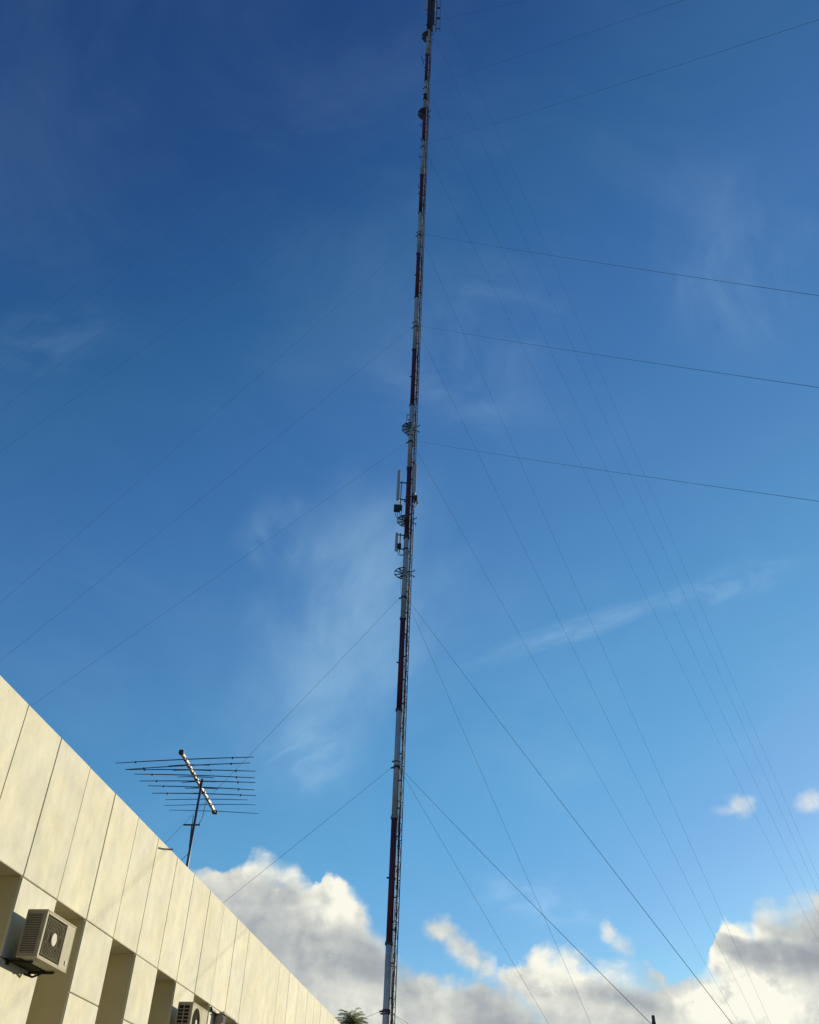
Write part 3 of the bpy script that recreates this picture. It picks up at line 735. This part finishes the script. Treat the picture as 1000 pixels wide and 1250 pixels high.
# high thin cirrus: oriented soft patches on the sky sphere, filled with stretched noise
def cirrus(p0, p1, width, strength, seed, stretch=5., thr=(.40, .72), nsc=2.2):
    a, b2 = ray(*p0), ray(*p1); cdir = (a + b2).normalized(); ax = (b2 - a); half = ax.length / 2 * 1.15; ax.normalize()
    az_ = cdir; ay = az_.cross(ax).normalized(); ax = ay.cross(az_)
    Mx = Matrix((ax, ay, az_)).transposed()
    mp_ = N.new('ShaderNodeMapping'); mp_.vector_type = 'TEXTURE'; mp_.inputs['Location'].default_value = cdir; mp_.inputs['Rotation'].default_value = Mx.to_euler('XYZ'); mp_.inputs['Scale'].default_value = (half, width, .6)
    L.new(DIR, mp_.inputs['Vector'])
    wob = N.new('ShaderNodeVectorMath'); wob.operation = 'ADD'; L.new(mp_.outputs[0], wob.inputs[0])
    nz = N.new('ShaderNodeTexNoise'); nz.inputs['Scale'].default_value = 1.6; nz.inputs['Detail'].default_value = 3; 
    o_ = N.new('ShaderNodeVectorMath'); o_.operation = 'ADD'; o_.inputs[1].default_value = (seed, seed * .7, 0); L.new(mp_.outputs[0], o_.inputs[0]); L.new(o_.outputs[0], nz.inputs['Vector'])
    sb = N.new('ShaderNodeVectorMath'); sb.operation = 'SUBTRACT'; L.new(nz.outputs['Color'], sb.inputs[0]); sb.inputs[1].default_value = (.5, .5, .5)
    sc2 = N.new('ShaderNodeVectorMath'); sc2.operation = 'MULTIPLY'; L.new(sb.outputs[0], sc2.inputs[0]); sc2.inputs[1].default_value = (.5, 1.1, 0)
    L.new(sc2.outputs[0], wob.inputs[1])
    ln = N.new('ShaderNodeVectorMath'); ln.operation = 'LENGTH'; L.new(wob.outputs[0], ln.inputs[0])
    mask = mrange(ln.outputs['Value'], 1.0, .1)
    f = noise_(o_.outputs[0], nsc, 7, .6, (0, 0, 0), (half / width / stretch, 1, 1), .6)
    return math_('MULTIPLY', math_('MULTIPLY', mask, mrange(f, thr[0], thr[1])), strength)
CIR = [((560, 818), (845, 722), .016, .22, 3.1, 2.2, (.08, .9), 1.0), ((780, 742), (1010, 682), .022, .15, 13.1, 1.6, (.25, .80), 1.2), ((500, 560), (340, 970), .13, .40, 7.7, 1.5, (.12, .9), 1.0), ((300, 610), (370, 690), .06, .14, 11.3, 1.5, (.3, .85), 1.5),
       ((440, 400), (720, 480), .13, .16, 5.2, 1.8, (.3, .85), 1.4), ((850, 200), (930, 460), .11, .15, 9.4, 1.8, (.3, .85), 1.4), ((-40, 430), (150, 400), .05, .07, 2.2, 2., (.3, .8), 1.4),
       ((310, 950), (440, 890), .05, .30, 4.4, 1.8, (.3, .8), 1.5), ((560, 1090), (760, 1110), .035, .28, 6.1, 2., (.3, .8), 1.6), ((470, 860), (800, 960), .09, .10, 1.4, 2., (.3, .85), 1.4)]
tot = None
for a in CIR:
    v = cirrus(*a); tot = v if tot is None else math_('ADD', tot, v)
veil = math_('MULTIPLY', mrange(noise_(DIR, 3.2, 6, .6, (1.3, 4.2, .7), (1, 1, 1.6), .8), .38, .8), .045)
tot = math_('MINIMUM', math_('ADD', tot, veil), .6)
CIRCOL = (2.9, 4.3, 5.3)
col = mixc(tot, col, CIRCOL)

# cumulus banks: ragged top outline by azimuth, billowed with noise
OUT = [(150, 1075), (205, 1066), (240, 1062), (275, 1062), (300, 1058), (318, 1047), (335, 1053), (347, 1062), (362, 1059), (378, 1072), (388, 1070), (397, 1060), (410, 1064), (422, 1074), (436, 1088), (447, 1112), (457, 1132), (470, 1152), (485, 1172), (505, 1185), (530, 1192), (550, 1197), (572, 1190), (592, 1182), (620, 1177), (645, 1166), (672, 1163), (700, 1164), (720, 1172), (745, 1178), (775, 1184), (805, 1188), (835, 1195), (852, 1186), (866, 1166), (874, 1124), (884, 1117), (897, 1130), (912, 1136), (922, 1114), (935, 1106), (960, 1105), (985, 1099), (1010, 1095)]
A0, A1 = -32., 42.
fcv = N.new('ShaderNodeFloatCurve'); cu_ = fcv.mapping.curves[0]
pts = sorted(((azel(*p)[0] - A0) / (A1 - A0), azel(*p)[1] / 30.) for p in OUT)
cu_.points[0].location = (0, .45); cu_.points[1].location = (1, .62)
for x, y in pts: cu_.points.new(x, y)
for p in cu_.points: p.handle_type = 'AUTO'
fcv.mapping.update()
wob1 = math_('MULTIPLY', math_('SUBTRACT', noise_(AE, .6, 6, .55, (3, 1, 0)), .5), 1.3)
L.new(math_('DIVIDE', math_('SUBTRACT', math_('ADD', AZ, wob1), A0), A1 - A0, clamp=True), fcv.inputs['Value'])
PROF = math_('MULTIPLY', fcv.outputs[0], 30.)
# domain-warped sky coordinates so that the billows are not regular
wn = N.new('ShaderNodeTexNoise'); wn.inputs['Scale'].default_value = .5; wn.inputs['Detail'].default_value = 5; L.new(AE, wn.inputs['Vector'])
wsub = N.new('ShaderNodeVectorMath'); wsub.operation = 'MULTIPLY_ADD'; L.new(wn.outputs['Color'], wsub.inputs[0]); wsub.inputs[1].default_value = (1.5, 1.2, 0); L.new(AE, wsub.inputs[2])
AW = wsub.outputs[0]
def billow(scale, off, det=3.):
    mp_ = N.new('ShaderNodeMapping'); mp_.inputs['Location'].default_value = off; mp_.inputs['Scale'].default_value = (1, 1.25, 1); L.new(AW, mp_.inputs['Vector'])
    v = N.new('ShaderNodeTexVoronoi'); v.voronoi_dimensions = '2D'; v.feature = 'SMOOTH_F1'; v.normalize = True
    v.inputs['Scale'].default_value = scale; v.inputs['Detail'].default_value = det; v.inputs['Roughness'].default_value = .5; v.inputs['Smoothness'].default_value = .6
    L.new(mp_.outputs[0], v.inputs['Vector']); return math_('SUBTRACT', 1., v.outputs['Distance'])
n0 = billow(.42, (0, 0, 0)); n1 = billow(.42, (.45, .40, 0))
fb = noise_(AE, .7, 9, .58, (1, 5, 0))
edge = math_('ADD', math_('SUBTRACT', PROF, EL), math_('ADD', math_('MULTIPLY', math_('SUBTRACT', n0, .72), 2.4), math_('MULTIPLY', math_('SUBTRACT', fb, .5), 1.3)))
soft = mrange(noise_(AE, .16, 3, .5, (9, 2, 0)), .38, .62, .24, 1.3)
dens = mrange(edge, math_('MULTIPLY', soft, -.5), soft)
PXD = .047
def lobe(px, py, rx, ry, rot, amp, warp=.9):
    a, e = azel(px, py); mp_ = N.new('ShaderNodeMapping'); mp_.vector_type = 'TEXTURE'; mp_.inputs['Location'].default_value = (a, e, 0); mp_.inputs['Rotation'].default_value = (0, 0, R(rot)); mp_.inputs['Scale'].default_value = (rx * PXD, ry * PXD, 1)
    L.new(AE, mp_.inputs['Vector']); ln = N.new('ShaderNodeVectorMath'); ln.operation = 'LENGTH'; L.new(mp_.outputs[0], ln.inputs[0])
    return mrange(math_('ADD', ln.outputs['Value'], LW if warp else 0.), 1.55, .15, 0., amp)
LW = math_('ADD', math_('MULTIPLY', math_('SUBTRACT', noise_(AE, .8, 7, .6, (7, 3, 0)), .5), 2.2), math_('MULTIPLY', math_('SUBTRACT', .72, n0), 1.0))
PUFFS = [(540, 1138, 20, 14, -10, .95), (556, 1152, 26, 13, -38, .9), (580, 1172, 28, 15, -40, .9), (744, 1139, 9, 11, 0, .75), (758, 1153, 15, 10, -35, .5), (893, 989, 18, 7, 0, .34), (903, 984, 14, 13, 0, .5), (992, 976, 20, 11, 8, .6)]
pf = None
for p in PUFFS:
    v = lobe(*p); pf = v if pf is None else math_('MAXIMUM', pf, v)
HOLES = [(585, 1186, 34, 9, -35, .85), (845, 1178, 26, 10, -30, .8), (640, 1225, 24, 8, -40, .35), (812, 1200, 26, 7, 20, .3)]
hl = None
for p in HOLES:
    v = lobe(*p); hl = v if hl is None else math_('MAXIMUM', hl, v)
dens = math_('MULTIPLY', dens, math_('SUBTRACT', 1., hl))
allc = math_('MAXIMUM', dens, pf)
# light and dark masses of the banks: sunward crests, thick grey bases, low warm haze
LOBES = [(402, 1082, 48, 40, 0, .36), (322, 1058, 44, 18, 0, .28), (350, 1094, 34, 16, 0, -.20), (425, 1112, 36, 36, -40, .24), (345, 1150, 100, 22, -18, -.20), (440, 1165, 62, 24, -15, -.20), (484, 1190, 40, 28, 0, -.16), (440, 1228, 54, 30, 0, .20),
         (535, 1208, 46, 16, -35, .20), (604, 1240, 62, 22, -25, -.32), (516, 1186, 30, 20, 0, -.16), (684, 1188, 46, 22, 0, .44), (640, 1170, 64, 16, 10, .26), (660, 1222, 60, 18, -10, .14), (748, 1190, 34, 15, -10, .34), (776, 1222, 56, 11, -15, -.34), (818, 1190, 32, 18, 0, -.22),
         (877, 1122, 19, 15, -20, .85), (907, 1137, 28, 9, -15, .75), (864, 1168, 22, 11, -10, .46), (926, 1160, 54, 18, -12, -.30), (985, 1152, 46, 34, 0, -.20), (1002, 1190, 30, 40, 0, -.24), (955, 1112, 50, 10, 8, .16), (945, 1226, 84, 32, 0, .62), (862, 1238, 60, 26, 0, .30), (896, 1192, 44, 18, -20, .26), (900, 980, 40, 26, 0, .30), (990, 972, 40, 26, 0, .30), (745, 1140, 24, 20, 0, .25)]
br = math_('ADD', .58, math_('MULTIPLY', math_('SUBTRACT', n0, n1), .8))
br = math_('ADD', br, math_('MULTIPLY', math_('SUBTRACT', noise_(AE, .5, 7, .55, (5.5, 1.7, 0), (.8, 1.5, 1), .5), .5), .38))
br = math_('ADD', br, mrange(edge, 1.4, .1, 0., .16))
for p in LOBES: br = math_('ADD', br, lobe(*p))
# unseen banks to the sides, made greyer to hold ambient light off the facade
far = mrange(math_('ABSOLUTE', math_('SUBTRACT', AZ, 0.)), 38., 60.)
br = math_('SUBTRACT', br, math_('MULTIPLY', far, .75))
rp = N.new('ShaderNodeValToRGB'); e = rp.color_ramp.elements
e[0].position = 0.0; e[0].color = (.33, .35, .37, 1); e[1].position = 1.0; e[1].color = (1.0, .97, .83, 1)
for p, c_ in ((.28, (.42, .44, .45)), (.55, (.60, .61, .57)), (.78, (.79, .785, .69))):
    q = e.new(p); q.color = (*c_, 1)
L.new(math_('MULTIPLY', br, .92, clamp=True), rp.inputs['Fac'])
cs = N.new('ShaderNodeVectorMath'); cs.operation = 'SCALE'; L.new(rp.outputs[0], cs.inputs[0]); cs.inputs['Scale'].default_value = 1 / K
col = mixc(math_('MULTIPLY', allc, .96), col, cs.outputs[0])
L.new(col, bg.inputs['Color'])

# ------------------------------------------------------------------ render settings
vs_ = sc.view_settings; vs_.view_transform = 'Standard'; vs_.look = 'None'; vs_.gamma = 1; vs_.exposure = .35
sc.render.engine = 'CYCLES'; sc.cycles.max_bounces = 6; sc.cycles.filter_width = 1.5
sc.cycles.use_denoising = True; sc.cycles.denoiser = 'OPENIMAGEDENOISE'; sc.cycles.denoising_input_passes = 'RGB_ALBEDO_NORMAL'; sc.cycles.denoising_prefilter = 'ACCURATE'
